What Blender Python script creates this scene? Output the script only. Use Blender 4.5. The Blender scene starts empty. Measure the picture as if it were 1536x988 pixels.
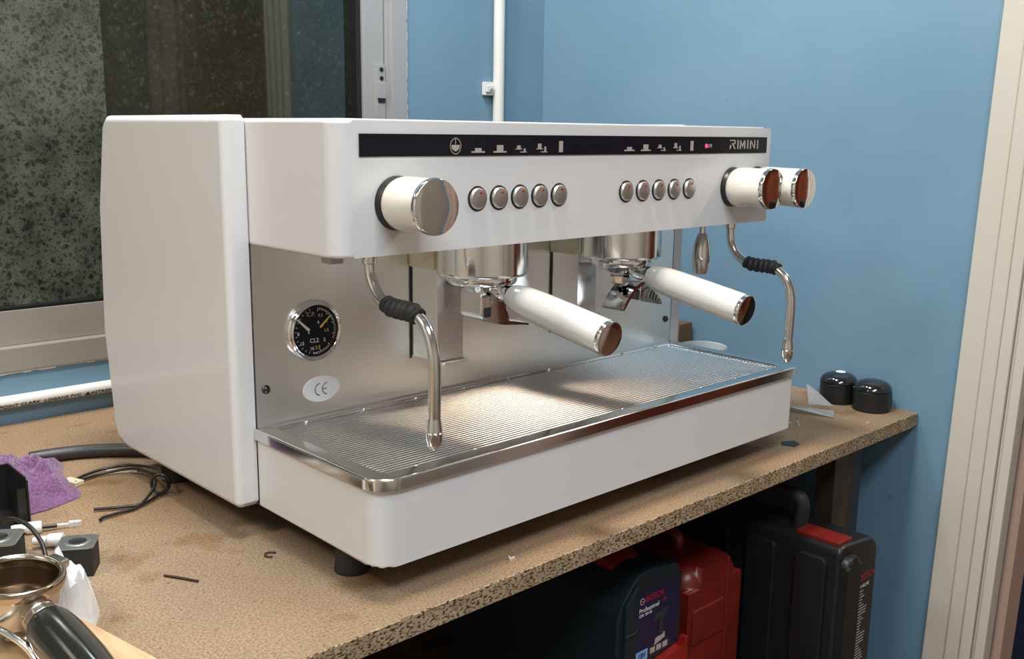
import bpy, bmesh, math, random
from mathutils import Vector, Matrix, noise
random.seed(7)
PI = math.pi
scene = bpy.context.scene
COL = scene.collection

# ------------------------------------------------------------------ camera
cam_d = bpy.data.cameras.new('camera'); cam_d.sensor_width = 36.0; cam_d.lens = 1488.67 / 1536 * 36
cam_d.clip_start = 0.02; cam_d.clip_end = 50
cam = bpy.data.objects.new('camera', cam_d); COL.objects.link(cam)
cam.location = (-0.5123, -0.9466, 0.3206)
cam.rotation_euler = (math.radians(78.6984), math.radians(-0.7275), math.radians(-43.1907))
scene.camera = cam

# ------------------------------------------------------------------ world, lamps, exposure
world = bpy.data.worlds.new('world'); scene.world = world; world.use_nodes = True
world.node_tree.nodes['Background'].inputs[0].default_value = (0.55, 0.62, 0.7, 1)
world.node_tree.nodes['Background'].inputs[1].default_value = 0.02
vs = scene.view_settings
vs.view_transform = 'Standard'; vs.look = 'None'; vs.gamma = 1.0; vs.use_curve_mapping = False
vs.exposure = 0.12
FLOOR, CEIL = -0.98, 1.62
XR, YB, XL, YF = 1.057, 0.628, -2.2, -3.0        # inner faces of right, back, left, front wall
BZ = -0.125                                      # bench top
LAMPS = [  # x, y, z, size x, size y, power, colour
    ('over the bench front', 0.02, -0.21, CEIL - 0.06, 0.24, 0.24, 22.0, (1.0, 0.95, 0.86)),
    ('near the window wall', 0.20, 0.34, CEIL - 0.06, 0.18, 0.18, 12.0, (0.92, 0.97, 1.0)),
    ('added as fill in the middle of the room', -0.50, -1.45, CEIL - 0.06, 1.2, 0.5, 35.0, (0.82, 0.91, 1.0)),  # added fill behind the camera, brightens the front faces
    ('on the left side of the room', -1.45, 0.0, CEIL - 0.06, 0.5, 0.3, 19.0, (1.0, 0.91, 0.78)),
]
def add_lamp_light(x, y, z, sx, sy, power, colr):
    ld = bpy.data.lights.new('lamp_light', 'AREA'); ld.shape = 'RECTANGLE'; ld.size = sx; ld.size_y = sy
    ld.energy = power; ld.color = colr
    lo = bpy.data.objects.new('lamp_light', ld); COL.objects.link(lo); lo.location = (x, y, z)
    return lo
LIGHTS = [add_lamp_light(*L[1:]) for L in LAMPS]
DOORFILL = add_lamp_light(1.9, -1.0, CEIL - 0.06, 0.3, 0.3, 24.0, (1.0, 0.80, 0.58))  # added light, warms the next room so the chrome reflects it

# ------------------------------------------------------------------ materials
MATS = {}
def mat(name, col=(.8, .8, .8), rough=.5, metal=0., spec=.5, coat=0., bump=None, var=None, emit=None, aniso=0., ior=None, alpha=None, trans=0., sheen=0.):
    """bump=(scale, strength, stretch xyz); var=(scale, colour2, low, high, stretch)"""
    if name in MATS: return MATS[name]
    m = bpy.data.materials.new(name); m.use_nodes = True; nt = m.node_tree
    b = nt.nodes['Principled BSDF']
    b.inputs['Base Color'].default_value = (*col, 1); b.inputs['Roughness'].default_value = rough
    b.inputs['Metallic'].default_value = metal; b.inputs['Specular IOR Level'].default_value = spec
    b.inputs['Coat Weight'].default_value = coat; b.inputs['Coat Roughness'].default_value = .08
    b.inputs['Transmission Weight'].default_value = trans
    if sheen: b.inputs['Sheen Weight'].default_value = sheen
    if ior: b.inputs['IOR'].default_value = ior
    if alpha is not None: b.inputs['Alpha'].default_value = alpha
    if emit: b.inputs['Emission Color'].default_value = (*emit[0], 1); b.inputs['Emission Strength'].default_value = emit[1]
    def coords(stretch):
        tc = nt.nodes.new('ShaderNodeTexCoord'); mp = nt.nodes.new('ShaderNodeMapping')
        mp.inputs['Scale'].default_value = stretch; nt.links.new(tc.outputs['Object'], mp.inputs['Vector']); return mp
    if var:
        sc_, c2, lo, hi, st = var
        mp = coords(st); n = nt.nodes.new('ShaderNodeTexNoise'); n.inputs['Scale'].default_value = sc_; n.inputs['Detail'].default_value = 6
        nt.links.new(mp.outputs[0], n.inputs['Vector'])
        r = nt.nodes.new('ShaderNodeValToRGB'); r.color_ramp.elements[0].position = lo; r.color_ramp.elements[1].position = hi
        r.color_ramp.elements[0].color = (*col, 1); r.color_ramp.elements[1].color = (*c2, 1)
        nt.links.new(n.outputs['Fac'], r.inputs[0]); nt.links.new(r.outputs[0], b.inputs['Base Color'])
    if bump:
        sc_, stg, st = bump
        mp = coords(st); n = nt.nodes.new('ShaderNodeTexNoise'); n.inputs['Scale'].default_value = sc_; n.inputs['Detail'].default_value = 5
        nt.links.new(mp.outputs[0], n.inputs['Vector'])
        bp = nt.nodes.new('ShaderNodeBump'); bp.inputs['Strength'].default_value = stg; bp.inputs['Distance'].default_value = .002
        nt.links.new(n.outputs['Fac'], bp.inputs['Height']); nt.links.new(bp.outputs[0], b.inputs['Normal'])
    MATS[name] = m
    return m

def wall_paint():
    m = mat('blue_wall_paint', (.15, .29, .41), .45, bump=(14, .12, (1, 1, 1)))
    nt = m.node_tree; b = nt.nodes['Principled BSDF']
    tc = nt.nodes.new('ShaderNodeTexCoord')
    n1 = nt.nodes.new('ShaderNodeTexNoise'); n1.inputs['Scale'].default_value = 3.2; n1.inputs['Detail'].default_value = 4
    nt.links.new(tc.outputs['Object'], n1.inputs['Vector'])
    r1 = nt.nodes.new('ShaderNodeValToRGB'); r1.color_ramp.elements[0].position = .38; r1.color_ramp.elements[1].position = .68
    r1.color_ramp.elements[0].color = (.146, .270, .375, 1); r1.color_ramp.elements[1].color = (.178, .303, .408, 1)
    nt.links.new(n1.outputs['Fac'], r1.inputs[0])
    v = nt.nodes.new('ShaderNodeTexVoronoi'); v.inputs['Scale'].default_value = 7; nt.links.new(tc.outputs['Object'], v.inputs['Vector'])
    r2 = nt.nodes.new('ShaderNodeValToRGB'); r2.color_ramp.elements[0].position = .018; r2.color_ramp.elements[1].position = .03
    r2.color_ramp.elements[0].color = (.35, .35, .4, 1); r2.color_ramp.elements[1].color = (1, 1, 1, 1)
    nt.links.new(v.outputs['Distance'], r2.inputs[0])
    mx = nt.nodes.new('ShaderNodeMix'); mx.data_type = 'RGBA'; mx.blend_type = 'MULTIPLY'; mx.inputs[0].default_value = .45
    nt.links.new(r1.outputs[0], mx.inputs[6]); nt.links.new(r2.outputs[0], mx.inputs[7])
    nt.links.new(mx.outputs[2], b.inputs['Base Color'])
    return m

def chipboard(name, edge=False):
    m = mat(name, (.5, .35, .2), .75); nt = m.node_tree; b = nt.nodes['Principled BSDF']
    b.inputs['Specular IOR Level'].default_value = .2
    tc = nt.nodes.new('ShaderNodeTexCoord')
    def noise_ramp(scale, lo, hi, c1, c2, st=(1, 1, 1), detail=6):
        mp = nt.nodes.new('ShaderNodeMapping'); mp.inputs['Scale'].default_value = st
        nt.links.new(tc.outputs['Object'], mp.inputs[0])
        n = nt.nodes.new('ShaderNodeTexNoise'); n.inputs['Scale'].default_value = scale; n.inputs['Detail'].default_value = detail
        nt.links.new(mp.outputs[0], n.inputs['Vector'])
        r = nt.nodes.new('ShaderNodeValToRGB'); r.color_ramp.elements[0].position = lo; r.color_ramp.elements[1].position = hi
        r.color_ramp.elements[0].color = (*c1, 1); r.color_ramp.elements[1].color = (*c2, 1)
        nt.links.new(n.outputs['Fac'], r.inputs[0]); return r, n
    def mul(a, c, f=1.):
        mx = nt.nodes.new('ShaderNodeMix'); mx.data_type = 'RGBA'; mx.blend_type = 'MULTIPLY'; mx.inputs[0].default_value = f
        nt.links.new(a, mx.inputs[6]); nt.links.new(c, mx.inputs[7]); return mx.outputs[2]
    if edge:
        a, n = noise_ramp(230, .39, .52, (.06, .042, .026), (.46, .36, .235), (1, 1, 1.9), 3)
        c, _ = noise_ramp(60, .35, .7, (.72, .66, .6), (1, 1, 1))
        out = mul(a.outputs[0], c.outputs[0])
    else:
        a, _ = noise_ramp(5.5, .3, .72, (.27, .188, .117), (.35, .242, .150))
        c, n = noise_ramp(400, .30, .62, (.56, .51, .46), (1.12, 1.1, 1.08), detail=4)
        d, _ = noise_ramp(13, .60, .70, (1, 1, 1), (.70, .58, .46))
        e, _ = noise_ramp(120, .24, .32, (.45, .36, .28), (1, 1, 1), (1, 1, 1), 2)
        g, _ = noise_ramp(2.3, .46, .62, (1, 1, 1), (.86, .93, 1.02), (1, 1, 1), 3)
        out = mul(mul(mul(mul(a.outputs[0], g.outputs[0]), c.outputs[0]), d.outputs[0], .8), e.outputs[0], .7)
    nt.links.new(out, b.inputs['Base Color'])
    bp = nt.nodes.new('ShaderNodeBump'); bp.inputs['Strength'].default_value = .5 if edge else .22; bp.inputs['Distance'].default_value = .002
    nt.links.new(n.outputs['Fac'], bp.inputs['Height']); nt.links.new(bp.outputs[0], b.inputs['Normal'])
    return m

def pane_glass(name, base, spot, amount, rough, scale):
    """dirty window glass at night: dark behind, dust and droplet marks on it, sharp reflection"""
    m = mat(name, base, rough, ior=1.75, spec=.6); nt = m.node_tree; b = nt.nodes['Principled BSDF']
    tc = nt.nodes.new('ShaderNodeTexCoord')
    mp = nt.nodes.new('ShaderNodeMapping'); nt.links.new(tc.outputs['Object'], mp.inputs[0])
    out = None
    dist = nt.nodes.new('ShaderNodeTexNoise'); dist.inputs['Scale'].default_value = 60; nt.links.new(mp.outputs[0], dist.inputs['Vector'])
    vm = nt.nodes.new('ShaderNodeVectorMath'); vm.operation = 'MULTIPLY_ADD'; vm.inputs[1].default_value = (.012,) * 3
    nt.links.new(dist.outputs['Color'], vm.inputs[0]); nt.links.new(mp.outputs[0], vm.inputs[2])
    def ramp(src, a, bb, c1, c2):
        r = nt.nodes.new('ShaderNodeValToRGB'); r.color_ramp.elements[0].position = a; r.color_ramp.elements[1].position = bb
        r.color_ramp.elements[0].color = (*c1, 1); r.color_ramp.elements[1].color = (*c2, 1); nt.links.new(src, r.inputs[0]); return r.outputs[0]
    big = nt.nodes.new('ShaderNodeTexNoise'); big.inputs['Scale'].default_value = scale * .6; big.inputs['Detail'].default_value = 8; big.inputs['Roughness'].default_value = .7
    nt.links.new(mp.outputs[0], big.inputs['Vector'])
    c0 = ramp(big.outputs['Fac'], .30, .75, base, tuple(base[i] + (spot[i] - base[i]) * amount for i in range(3)))
    for k, (s, sz) in enumerate(((scale * 2.4, .36), (scale * 4.4, .40), (scale * 9, .40))):
        v = nt.nodes.new('ShaderNodeTexVoronoi'); v.inputs['Scale'].default_value = s; nt.links.new(vm.outputs[0], v.inputs['Vector'])
        f = ramp(v.outputs['Distance'], sz * .55, sz, (.25,) * 3 if name == 'speckled_pane' else (1.9,) * 3, (1, 1, 1))
        mx = nt.nodes.new('ShaderNodeMix'); mx.data_type = 'RGBA'; mx.blend_type = 'MULTIPLY'; mx.inputs[0].default_value = .75
        nt.links.new(c0, mx.inputs[6]); nt.links.new(f, mx.inputs[7]); c0 = mx.outputs[2]
    nt.links.new(c0, b.inputs['Base Color'])
    return m

M = dict(
    white=mat('white_powder_coat', (.70, .705, .715), .36, coat=.2, bump=(600, .04, (1, 1, 1))),
    cream=mat('glossy_cream_plastic', (.70, .675, .60), .16, coat=.6),
    handle=mat('glossy_white_handle', (.66, .65, .62), .2, coat=.6),
    chrome=mat('polished_chrome', (.80, .80, .80), .05, 1.),
    steel=mat('brushed_steel', (.90, .90, .89), .29, 1., bump=(90, .10, (.25, 1, 14))),
    steel_v=mat('satin_steel', (.80, .80, .79), .15, 1., bump=(60, .04, (1, 1, .1))),
    rim=mat('polished_steel_rim', (.78, .78, .77), .14, 1.),
    bar=mat('grate_steel', (.82, .82, .81), .22, 1.),
    tube=mat('steam_pipe_steel', (.70, .69, .67), .15, 1.),
    bright=mat('button_steel', (.58, .56, .54), .42, 1.),
    black=mat('black_plastic', (.012, .012, .013), .35),
    gloss=mat('gloss_black', (.010, .010, .011), .10, coat=.5),
    strip=mat('display_black', (.008, .009, .014), .25, spec=.25),
    rubber=mat('black_rubber', (.016, .016, .016), .62),
    print_=mat('printed_grey', (.42, .36, .33), .6),
    pwhite=mat('printed_white', (.75, .75, .75), .6),
    pblack=mat('printed_black', (.02, .02, .02), .6),
    red=mat('red_led', (.5, .02, .05), .3, emit=((1., .05, .16), 1.1)),
    reddot=mat('red_dot', (.32, .012, .012), .4),
    yellow=mat('printed_yellow', (.75, .6, .08), .6),
    sticker=mat('sticker_white', (.86, .88, .88), .45),
    cream_block=mat('cream_insulation', (.80, .76, .56), .8, var=(35, (.58, .52, .30), .45, .75, (1, 1, 1))),
    brownfloor=mat('brown_floor', (.13, .08, .055), .35, var=(4, (.18, .11, .075), .3, .7, (1, 8, 1))),
    plaster=mat('warm_plaster', (.62, .55, .46), .8),
    ceil=mat('white_ceiling', (.75, .75, .73), .9),
    wood_dark=mat('dark_red_wood', (.34, .11, .055), .5, var=(3, (.20, .035, .025), .4, .6, (1, 1, .1))),
    cupboard=mat('tan_cupboard', (.33, .28, .23), .5),
    casing=mat('cream_gloss_paint', (.56, .525, .46), .38, var=(3, (.55, .50, .43), .45, .8, (1, 1, 1))),
    jamb=mat('pink_brown_jamb', (.36, .25, .21), .5),
    alu=mat('grey_aluminium', (.40, .40, .41), .42, .25, var=(4, (.36, .345, .32), .4, .8, (1, 1, 1))),
    sill=mat('dusty_sill', (.30, .275, .24), .5, .1, var=(5, (.22, .20, .17), .4, .8, (1, 1, 1))),
    pvc=mat('white_pvc', (.74, .73, .69), .35, var=(9, (.62, .58, .5), .55, .85, (1, 1, 1))),
    teal=mat('dark_teal_plastic', (.006, .016, .022), .45),
    case=mat('charcoal_plastic', (.009, .011, .012), .42),
    redcase=mat('red_plastic', (.16, .012, .008), .36, var=(22, (.07, .009, .008), .5, .8, (1, 1, 1))),
    redbright=mat('bright_red_plastic', (.28, .012, .009), .35),
    navy=mat('navy_print', (.012, .012, .045), .35),
    lightblue=mat('light_blue_print', (.22, .42, .80), .4),
    redprint=mat('red_print', (.42, .015, .02), .5),
    purple=mat('purple_cloth', (.20, .085, .205), .95, bump=(420, .9, (1, 1, 1)), sheen=.4, var=(300, (.12, .045, .125), .4, .6, (1, 1, 1))),
    bag=mat('white_bag_film', (.68, .68, .69), .3, bump=(60, .5, (1, 1, 1))),
    clear=mat('clear_film', (.55, .60, .62), .18, alpha=.45),
    nylon=mat('milky_nylon', (.70, .70, .68), .35),
    zinc=mat('zinc_plate', (.50, .53, .52), .32, .9, var=(30, (.38, .42, .42), .4, .7, (1, 1, 1))),
    brass=mat('worn_brass_steel', (.60, .58, .55), .24, 1., var=(9, (.44, .38, .31), .5, .85, (1, 1, 1))),
    brasslip=mat('tarnished_rim', (.52, .44, .36), .18, 1., var=(7, (.42, .31, .22), .5, .8, (1, 1, 1))),
    stain=mat('coffee_stained_steel', (.26, .20, .14), .3, 1., var=(30, (.14, .095, .06), .4, .7, (1, 1, 1))),
    ply=mat('pale_plywood', (.55, .38, .22), .6, var=(8, (.42, .27, .14), .4, .75, (12, 1, 1))),
    darkwood=mat('rough_brown_wood', (.20, .12, .06), .8, var=(20, (.10, .06, .03), .35, .7, (1, 1, .2))),
    rust=mat('rusty_steel', (.05, .035, .024), .55, .4, var=(24, (.11, .06, .03), .48, .7, (1, 1, .4))),
    darksteel=mat('dark_painted_steel', (.040, .046, .050), .4, .3),
    porcelain=mat('white_porcelain', (.74, .75, .72), .12, coat=.5),
    gold=mat('gold_print', (.45, .30, .05), .3, .6),
    cable=mat('dark_cable', (.030, .030, .030), .42),
    wirei=mat('black_wire', (.014, .013, .012), .35),
    handleblk=mat('black_bakelite', (.012, .013, .011), .16, coat=.6),
    tan=mat('cream_tag', (.62, .55, .40), .6),
    navycloth=mat('navy_cloth', (.012, .018, .05), .8),
    orange=mat('orange_plastic', (.5, .16, .03), .5),
    nail=mat('dark_nail', (.06, .045, .035), .5, .6),
    lampglow=mat('lamp_diffuser', (.9, .9, .9), .5, emit=((1, .98, .95), 4.0)),
)
M['wall'] = wall_paint(); M['board'] = chipboard('chipboard_face'); M['board_edge'] = chipboard('chipboard_edge', True)
M['pane_a'] = pane_glass('speckled_pane', (.024, .029, .020), (.125, .14, .11), .9, .22, 26)
M['pane_b'] = pane_glass('dark_pane', (.006, .008, .005), (.020, .022, .015), .8, .035, 22)

# ------------------------------------------------------------------ mesh helpers
def finish(name, bm, m, parent=None, smooth=38, label=None):
    me = bpy.data.meshes.new(name)
    bmesh.ops.recalc_face_normals(bm, faces=bm.faces[:])
    bm.to_mesh(me); bm.free()
    if smooth:
        for p in me.polygons: p.use_smooth = True
        me.set_sharp_from_angle(angle=math.radians(smooth))
    o = link(name, me, m, parent, label)
    if smooth:
        w = o.modifiers.new('weighted_normals', 'WEIGHTED_NORMAL'); w.mode = 'FACE_AREA'; w.weight = 100; w.keep_sharp = True
    return o
def link(name, me, m, parent=None, label=None):
    mm = M[m] if isinstance(m, str) else m
    if not me.materials: me.materials.append(mm)
    o = bpy.data.objects.new(name, me); COL.objects.link(o)
    if parent is not None:
        o.parent = parent; o.matrix_parent_inverse = BASE.get(parent.name, Matrix())
    if label: o['label'] = label
    return o
BASE = {}
def thing(name, loc, label, cat, group=None, local=False):
    o = bpy.data.objects.new(name, None); COL.objects.link(o); o.empty_display_size = .02
    o.location = loc
    o['label'] = label; o['category'] = cat
    if group: o['group'] = group
    if not local: BASE[o.name] = Matrix.Translation(-Vector(loc))
    return o
def tag(o, label, cat, group=None):
    o['label'] = label; o['category'] = cat
    if group: o['group'] = group
    return o
def part_of(o, parent):      # make o a sub-part of a mesh part
    o.parent = parent; o.matrix_parent_inverse = Matrix(); return o
def struct(o): o['kind'] = 'structure'; return o

def bm_box(bm, x0, x1, y0, y1, z0, z1, bev=0., seg=2):
    mt = Matrix.Translation(((x0 + x1) / 2, (y0 + y1) / 2, (z0 + z1) / 2)) @ Matrix.Diagonal((abs(x1 - x0), abs(y1 - y0), abs(z1 - z0), 1))
    r = bmesh.ops.create_cube(bm, size=1, matrix=mt)
    if bev:
        es = list({e for v in r['verts'] for e in v.link_edges})
        bmesh.ops.bevel(bm, geom=es, offset=bev, segments=seg, profile=.5, affect='EDGES')
    return bm
def box(name, m, parent, x0, x1, y0, y1, z0, z1, bev=0., seg=2, label=None):
    return finish(name, bm_box(bmesh.new(), x0, x1, y0, y1, z0, z1, bev, seg), m, parent, label=label)
def bm_prism(bm, poly, h0, h1, fn, bev=0., seg=3, ends=(True, True)):
    """poly: 2D points; fn(a, b, h) -> xyz"""
    n = len(poly)
    lo = [bm.verts.new(fn(a, b, h0)) for a, b in poly]; hi = [bm.verts.new(fn(a, b, h1)) for a, b in poly]
    f0 = bm.faces.new(lo); f1 = bm.faces.new(hi)
    for i in range(n): bm.faces.new((lo[i], lo[(i + 1) % n], hi[(i + 1) % n], hi[i]))
    if bev:
        es = []
        if ends[0]: es += list(f0.edges)
        if ends[1]: es += list(f1.edges)
        bmesh.ops.bevel(bm, geom=es, offset=bev, segments=seg, profile=.5, affect='EDGES')
    return bm
XY = lambda a, b, h: (a, b, h)
XZ = lambda a, b, h: (a, h, b)
YZ = lambda a, b, h: (h, a, b)
def prism(name, m, parent, poly, h0, h1, fn, bev=0., seg=3, ends=(True, True), label=None, smooth=38):
    return finish(name, bm_prism(bmesh.new(), poly, h0, h1, fn, bev, seg, ends), m, parent, smooth, label)
def rrect(x0, x1, y0, y1, r, n=6):
    """r: radius or 4 radii for corners (x0y0, x1y0, x1y1, x0y1)"""
    rs = r if isinstance(r, (tuple, list)) else (r,) * 4
    out = []
    for (cx, cy, a0, q) in ((x0, y0, PI, 0), (x1, y0, 1.5 * PI, 1), (x1, y1, 0, 2), (x0, y1, .5 * PI, 3)):
        rr = rs[q]
        if rr <= 0: out.append((cx, cy)); continue
        ox = cx + (rr if cx == x0 else -rr); oy = cy + (rr if cy == y0 else -rr)
        for k in range(n + 1):
            a = a0 + .5 * PI * k / n; out.append((ox + rr * math.cos(a), oy + rr * math.sin(a)))
    return out
AX = {'z': Matrix(), 'y-': Matrix.Rotation(PI / 2, 4, 'X'), 'y+': Matrix.Rotation(-PI / 2, 4, 'X'), 'x+': Matrix.Rotation(PI / 2, 4, 'Y')}
def bm_lathe(bm, prof, segs=40, mtx=Matrix()):
    rings = []
    for r, h in prof:
        if r < 1e-6: rings.append([bm.verts.new(mtx @ Vector((0, 0, h)))])
        else: rings.append([bm.verts.new(mtx @ Vector((r * math.cos(2 * PI * k / segs), r * math.sin(2 * PI * k / segs), h))) for k in range(segs)])
    for a, b in zip(rings, rings[1:]):
        for k in range(segs):
            k2 = (k + 1) % segs
            vs_ = [a[k if len(a) > 1 else 0], a[k2 if len(a) > 1 else 0], b[k2 if len(b) > 1 else 0], b[k if len(b) > 1 else 0]]
            u = []
            for v in vs_:
                if v not in u: u.append(v)
            if len(u) > 2: bm.faces.new(u)
    return bm
def lathe(name, m, parent, prof, loc=(0, 0, 0), axis='z', segs=40, label=None, smooth=38):
    A = AX[axis] if isinstance(axis, str) else axis
    return finish(name, bm_lathe(bmesh.new(), prof, segs, Matrix.Translation(loc) @ A), m, parent, smooth, label)
def catmull(pts, per=8):
    P = [Vector(p) for p in pts]; P = [P[0] * 2 - P[1]] + P + [P[-1] * 2 - P[-2]]
    out = []
    for i in range(1, len(P) - 2):
        p0, p1, p2, p3 = P[i - 1:i + 3]
        for k in range(per):
            t = k / per
            out.append(.5 * ((2 * p1) + (-p0 + p2) * t + (2 * p0 - 5 * p1 + 4 * p2 - p3) * t * t + (-p0 + 3 * p1 - 3 * p2 + p3) * t ** 3))
    out.append(P[-2]); return out
def bm_tube(bm, path, rad, segs=12):
    n = len(path); prev = None; rings = []
    for i, p in enumerate(path):
        t = (path[min(i + 1, n - 1)] - path[max(i - 1, 0)]).normalized()
        if prev is None:
            up = Vector((0, 0, 1)) if abs(t.z) < .9 else Vector((1, 0, 0)); nr = t.cross(up).normalized()
        else: nr = (prev - t * prev.dot(t)).normalized()
        prev = nr; bn = t.cross(nr); r = rad(i / (n - 1)) if callable(rad) else rad
        rings.append([bm.verts.new(p + (nr * math.cos(2 * PI * k / segs) + bn * math.sin(2 * PI * k / segs)) * r) for k in range(segs)])
    for a, b in zip(rings, rings[1:]):
        for k in range(segs): bm.faces.new((a[k], a[(k + 1) % segs], b[(k + 1) % segs], b[k]))
    bm.faces.new(rings[0]); bm.faces.new(rings[-1]); return bm
def tube(name, m, parent, pts, rad, segs=12, per=8, smooth=50, label=None):
    return finish(name, bm_tube(bmesh.new(), catmull(pts, per) if per else [Vector(p) for p in pts], rad, segs), m, parent, smooth, label)
def text(name, m, parent, s, size, mtx, sx=1., depth=.0002, spacing=1., align='CENTER', label=None, bold=0.):
    cu = bpy.data.curves.new('t', 'FONT'); cu.body = s; cu.size = size; cu.extrude = depth; cu.align_x = align; cu.align_y = 'CENTER'
    cu.space_character = spacing; cu.offset = bold; cu.resolution_u = 3
    to = bpy.data.objects.new('t', cu); COL.objects.link(to)
    dg = bpy.context.evaluated_depsgraph_get(); me = bpy.data.meshes.new_from_object(to.evaluated_get(dg)); bpy.data.objects.remove(to); bpy.data.curves.remove(cu)
    me.transform(mtx @ Matrix.Diagonal((sx, 1, 1, 1))); me.name = name; me.materials.clear()
    return link(name, me, m, parent, label)
def face_front(x, y, z): return Matrix.Translation((x, y, z)) @ Matrix.Rotation(PI / 2, 4, 'X')
def crumple(name, m, parent, poly, z0, hfun, rings=9, sub=5, seed=0, smooth=60, amp=.006, freq=28):
    """closed crumpled sheet standing on z0: outline poly (world xy), height hfun(t) from rim t=0 to middle t=1"""
    n0 = len(poly); P = []
    for i in range(n0):
        a, b = Vector(poly[i]), Vector(poly[(i + 1) % n0])
        for k in range(sub): P.append(a.lerp(b, k / sub))
    c = sum(P, Vector((0, 0))) / len(P); bm = bmesh.new(); n = len(P)
    def top(p, t):
        q = Vector((p.x * freq + seed, p.y * freq, seed * 1.7))
        h = hfun(t) * (1 + .7 * noise.noise(q)) + amp * t ** .5 * (abs(noise.noise(q * 1.9)) - .1)
        j = noise.noise_vector(q * 1.3) * .004 * (t ** .5)
        return (p.x + j.x, p.y + j.y, z0 + .0012 + max(h, 0.0006))
    prev = None
    base = [bm.verts.new((p.x, p.y, z0)) for p in P]; rim = None
    for r in range(rings):
        t = r / (rings - 1) * .999
        if r == rings - 1: cur = [bm.verts.new(top(c, 1))]
        else: cur = [bm.verts.new(top(p.lerp(c, t), t)) for p in P]
        if prev is not None:
            for k in range(n):
                k2 = (k + 1) % n
                if len(cur) == 1: bm.faces.new((prev[k], prev[k2], cur[0]))
                else: bm.faces.new((prev[k], prev[k2], cur[k2], cur[k]))
        else:
            for k in range(n): bm.faces.new((base[k], base[(k + 1) % n], cur[(k + 1) % n], cur[k]))
        prev = cur
    bm.faces.new(base)
    return finish(name, bm, m, parent, smooth)

# ------------------------------------------------------------------ setting
struct(box('floor', 'brownfloor', None, XL - .1, 3.4, YF - .1, YB + .1, FLOOR - .06, FLOOR))
struct(box('ceiling', 'ceil', None, XL - .1, 3.4, YF - .1, YB + .1, CEIL, CEIL + .06))
struct(box('wall_left', 'plaster', None, XL - .1, XL, YF - .1, YB + .1, FLOOR, CEIL))
struct(box('wall_front', 'plaster', None, XL, 3.4, YF - .1, YF, FLOOR, CEIL))
# back wall round the window opening
WX0, WX1, WZ0, WZ1 = -1.25, .683, -.044, 1.25
bm = bmesh.new()
bm_box(bm, XL, WX0, YB, YB + .12, FLOOR, CEIL); bm_box(bm, WX1, XR, YB, YB + .12, FLOOR, CEIL)
bm_box(bm, WX0, WX1, YB, YB + .12, FLOOR, WZ0); bm_box(bm, WX0, WX1, YB, YB + .12, WZ1, CEIL)
struct(finish('wall_back', bm, 'wall', smooth=0))
# right wall round the doorway
DY0, DY1 = -1.05, -.425
bm = bmesh.new()
bm_box(bm, XR, XR + .045, DY1, YB + .12, FLOOR, CEIL); bm_box(bm, XR, XR + .045, YF, DY0, FLOOR, CEIL); bm_box(bm, XR, XR + .045, DY0, DY1, 1.1, CEIL)
struct(finish('wall_right', bm, 'wall', smooth=0))
# room beyond the doorway
struct(box('wall_beyond', 'wood_dark', None, 2.9, 3.0, YF, YB, FLOOR, CEIL))
struct(box('wall_beyond_side', 'plaster', None, XR + .045, 2.9, YB, YB + .1, FLOOR, CEIL))

# window: aluminium frame, sliding stile, two panes
win = bpy.data.objects.new('window_1', None); COL.objects.link(win); win.location = (.2, YB, WZ0); BASE['window_1'] = Matrix.Translation((-.2, -YB, -WZ0)); struct(win)
bm = bmesh.new()
bm_box(bm, WX0, WX1, YB - .006, YB + .06, WZ0, -.0075, .0015)
bm_box(bm, WX0, .646, YB + .012, YB + .07, -.0075, .046, .0015)
finish('sill_rail', bm, 'sill', win)
bm = bmesh.new()
bm_box(bm, .647, WX1, YB - .006, YB + .06, -.0075, WZ1, .0015)
bm_box(bm, .640, .647, YB + .004, YB + .06, -.0075, WZ1, .001)
finish('frame_jamb', bm, 'alu', win)
box('sash_stile', 'alu', win, .591, .6385, YB + .008, YB + .05, .046, WZ1, .002)
box('glazing_gasket', 'black', win, .580, .591, YB + .014, YB + .045, .046, WZ1, .001)
box('sill_gasket', 'black', win, WX0, .580, YB + .013, YB + .04, .046, .0515, .001)
lt = box('latch_plate', 'alu', win, .6145, .6375, YB + .002, YB + .008, .30, .440, .001)
part_of(box('latch_bolt', 'alu', None, .6175, .6365, YB - .002, YB + .002, .378, .408, .001), lt)
part_of(box('latch_slot', 'black', None, .620, .635, YB + .0005, YB + .002, .37, .378, 0), lt)
for zz in (.431, .415): part_of(lathe('latch_hole', 'black', None, [(0, .0016), (.0042, .0016), (.0042, 0)], (.628, YB + .0022, zz), 'y-', 14), lt)
box('pane', 'pane_a', win, WX0, .1145, YB + .022, YB + .027, .0515, WZ1, .001)
box('pane', 'pane_b', win, .105, .584, YB + .034, YB + .039, .0515, WZ1, .001)
# ragged plaster line along the frame
bm = bmesh.new()
for k in range(160):
    z = -.04 + k * .008; bm_box(bm, .6825, .6848 + random.random() * .0022, YB - .0025, YB + .001, z, z + .008)
for k in range(130):
    x = -.9 + k * .012; bm_box(bm, x, x + .012, YB - .0025, YB + .001, WZ0 - .0015 - random.random() * .003, WZ0 + .001)
tr = struct(finish('trim_1', bm, 'pvc', smooth=0))

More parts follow.
